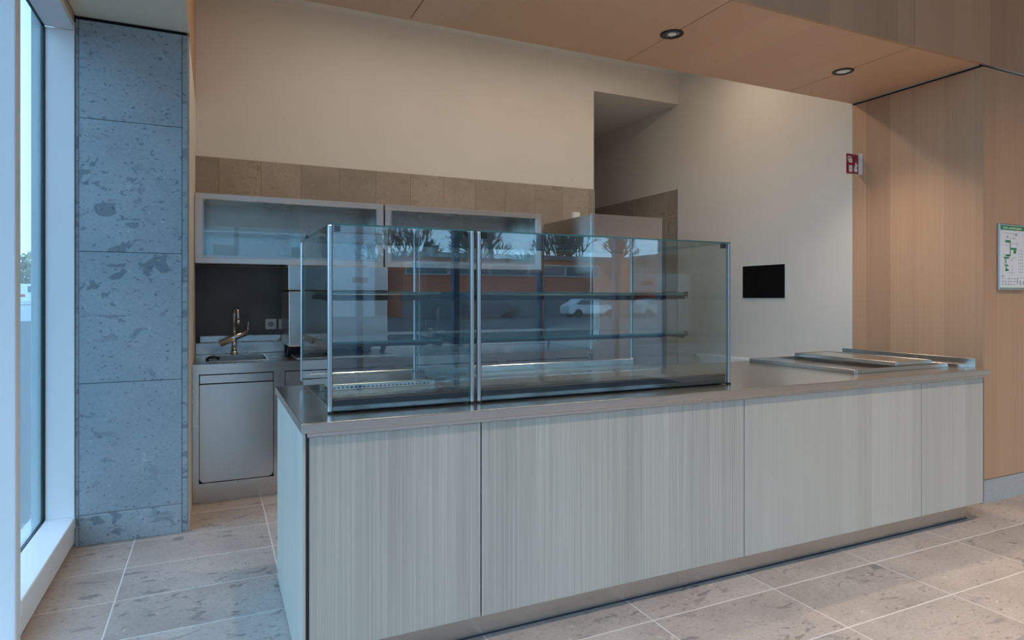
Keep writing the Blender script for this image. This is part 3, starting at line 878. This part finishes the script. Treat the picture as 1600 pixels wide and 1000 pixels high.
def building(name, loc, label, x0, x1, y0, y1, h, wall, bands):
    t = thing(name, loc, label, 'building')
    B('wall', wall, t, x0, x1, y0, y1, GZ, h)
    r = B('roof', 'grey_roof', t, x0 - .3, x1 + .3, y0 - .3, y1 + .3, h, h + .35)
    for (z0, z1, w, gap, frm) in bands:
        x = x0 + gap
        wp = None
        while x + w < x1:
            f = MB()
            f.box(x - .08, x + w + .08, y1, y1 + .06, z0 - .08, z1 + .08)
            f = f.build('window', frm, t)
            B('window_glass', 'building_glass', f, x, x + w, y1 + .06, y1 + .08, z0, z1)
            x += w + gap
    return t
ob = building('orange_building', (23, -48, GZ), 'low orange building with a dark roof across the street', 12.8, 33.5, -56, -42, 4.5, 'orange_wall', [(3.2, 4.0, 3.2, .25, 'building_frame')])
B('plinth_wall', 'concrete', ob, 12.7, 33.6, -42, -41.8, GZ, 1.8)
building('pale_building', (3, -55, GZ), 'pale blue-grey building with small windows across the street', -22, 11.6, -60, -46, 7.6, 'pale_wall', [(3.4, 5.6, 1.7, 4.2, 'building_frame'), (.6, 2.4, 1.7, 4.2, 'building_frame')])
building('red_building', (40, -44, GZ), 'red corner building with shopfront glass across the street', 35.0, 52, -52, -38, 4.8, 'red_wall', [(.6, 3.2, 2.6, .5, 'building_frame')])

def bare_tree(x, y, h, seed, label, group='bare trees along the street', mat='bark'):
    R = random.Random(seed)
    m = MB(); nseg = [0]
    def grow(p, d, L, r, lev):
        if lev > 5 or nseg[0] > 2600: return
        r = max(r, .028)
        nseg[0] += 1
        q = p + d * L
        m.tube([p, (p + q) / 2 + Vector((R.uniform(-1, 1), R.uniform(-1, 1), 0)) * L * .04, q], [r, r * .85, r * .7], seg=5 if lev < 2 else 3)
        for _ in range(R.choice((3, 3, 4)) if lev < 5 else 0):
            an = R.uniform(0, 6.283); tilt = R.uniform(.25, .62)
            n1 = d.orthogonal().normalized(); n2 = d.cross(n1)
            nd = (d * math.cos(tilt) + (n1 * math.cos(an) + n2 * math.sin(an)) * math.sin(tilt))
            nd.z += .15; nd.normalize()
            grow(p + d * L * R.uniform(.65, 1.0), nd, L * R.uniform(.62, .85), r * .62, lev + 1)
    grow(Vector((x, y, GZ)), Vector((0, 0, 1)), h * .26, h * .026, 0)
    o = m.build('bare_tree', mat)
    return tag(o, label, 'tree', group)
tl = 'leafless tree standing along the street behind the low orange building'
for i, (x, y, h) in enumerate(((19, -66, 14), (29, -66, 15), (39, -66, 14.5), (49, -66, 15), (24, -80, 17), (37, -80, 17.5), (50, -80, 17))):
    bare_tree(x, y, h, 11 + i, tl, 'trees behind the orange building')
bare_tree(4.6, -36, 6.0, 41, 'leafless tree standing before the pale building')
bare_tree(30.5, -38, 7.0, 43, 'leafless tree at the street side of the orange building')

def car(x, y, rz, paint, label):
    t = thing('parked_car', (0, 0, 0), label, 'car')
    m = MB()
    prof = [(-2.1, .28), (2.1, .28), (2.15, .62), (1.95, .82), (1.1, .92), (.55, 1.38), (-1.1, 1.42), (-1.75, .98), (-2.1, .90)]
    m.prism(prof, 1, -.85, .85)
    bmesh.ops.bevel(m.bm, geom=m.bm.edges[:], offset=.06, segments=2, affect='EDGES')
    m.build('body', paint, t)
    MB().prism([(.98, .95), (.52, 1.33), (-1.05, 1.36), (-1.55, 1.0)], 1, -.862, .862).build('side_windows', 'building_glass', t)
    for wx_ in (-1.3, 1.3):
        for wy in (-.80, .80): MB().cyl((wx_, wy - .1, .32), (wx_, wy + .1, .32), .32, seg=18).build('wheel', 'tyre', t)
    t.location = (x, y, GZ); t.rotation_euler = (0, 0, rz)
car(26.0, -37.0, .1, 'car_white', 'white car parked in front of the orange building')
car(31.5, -36.0, 0, 'car_silver', 'silver car parked nearest the red corner building')
car(18.5, -38.5, .05, 'car_dark', 'dark blue car parked in front of the orange building')

# outdoors seen through the side glazing
def shrub(x, y, w, h, seed, label, z0=.8):
    R = random.Random(seed); m = MB()
    for _ in range(1800):
        a = R.uniform(0, 6.283); rr = math.sqrt(R.random()) * w / 2; z = R.uniform(.1, 1) * h * (1 - .35 * (2 * rr / w) ** 2)
        p = Vector((x + rr * math.cos(a), y + rr * math.sin(a), z0 + z)); s = R.uniform(.25, .5)
        q = [p + Vector((R.uniform(-s, s), R.uniform(-s, s), R.uniform(-s, s))) for _ in range(3)]
        m.bm.faces.new([m.bm.verts.new(v) for v in q])
    tag(m.build('hedge_shrub', 'leaf_olive'), label, 'shrub', 'shrubs beyond the side street')
BZ = .80
tag(MB().prism([(50, GZ), (52, BZ), (130, BZ), (130, GZ)], 0, -80, -1.2).build('ground_bank', 'pale_concrete'), kind='structure')
for i in range(5):
    shrub(-24.5 + i * 5.4, 66, 4.4, 4.5, 60 + i, 'olive green shrub growing on the bank beyond the side street')
vx, vy = -12.6, 58.0
t = thing('delivery_van', (vx, vy, BZ), 'white delivery van parked on the bank outside the side window', 'van')
vb = MB()
vb.prism([(-2.3, .25), (2.2, .25), (2.2, .75), (1.9, .90), (1.4, 1.55), (-2.3, 1.62)], 1, vy - .85, vy + .85)
for v in vb.bm.verts: v.co.x += vx; v.co.z += BZ
bmesh.ops.bevel(vb.bm, geom=vb.bm.edges[:], offset=.05, segments=2, affect='EDGES')
vb.build('body', 'car_white', t)
B('side_window', 'building_glass', t, vx + .25, vx + 1.05, vy - .865, vy - .8, BZ + .95, BZ + 1.4)
B('red_stripe', 'red_wall', t, vx - 1.6, vx + .1, vy - .865, vy - .8, BZ + .62, BZ + .82)
for wx_ in (vx - 1.5, vx + 1.4):
    for wy in (vy - .75, vy + .75): MB().cyl((wx_, wy - .1, BZ + .28), (wx_, wy + .1, BZ + .28), .28, seg=18).build('wheel', 'tyre', t)
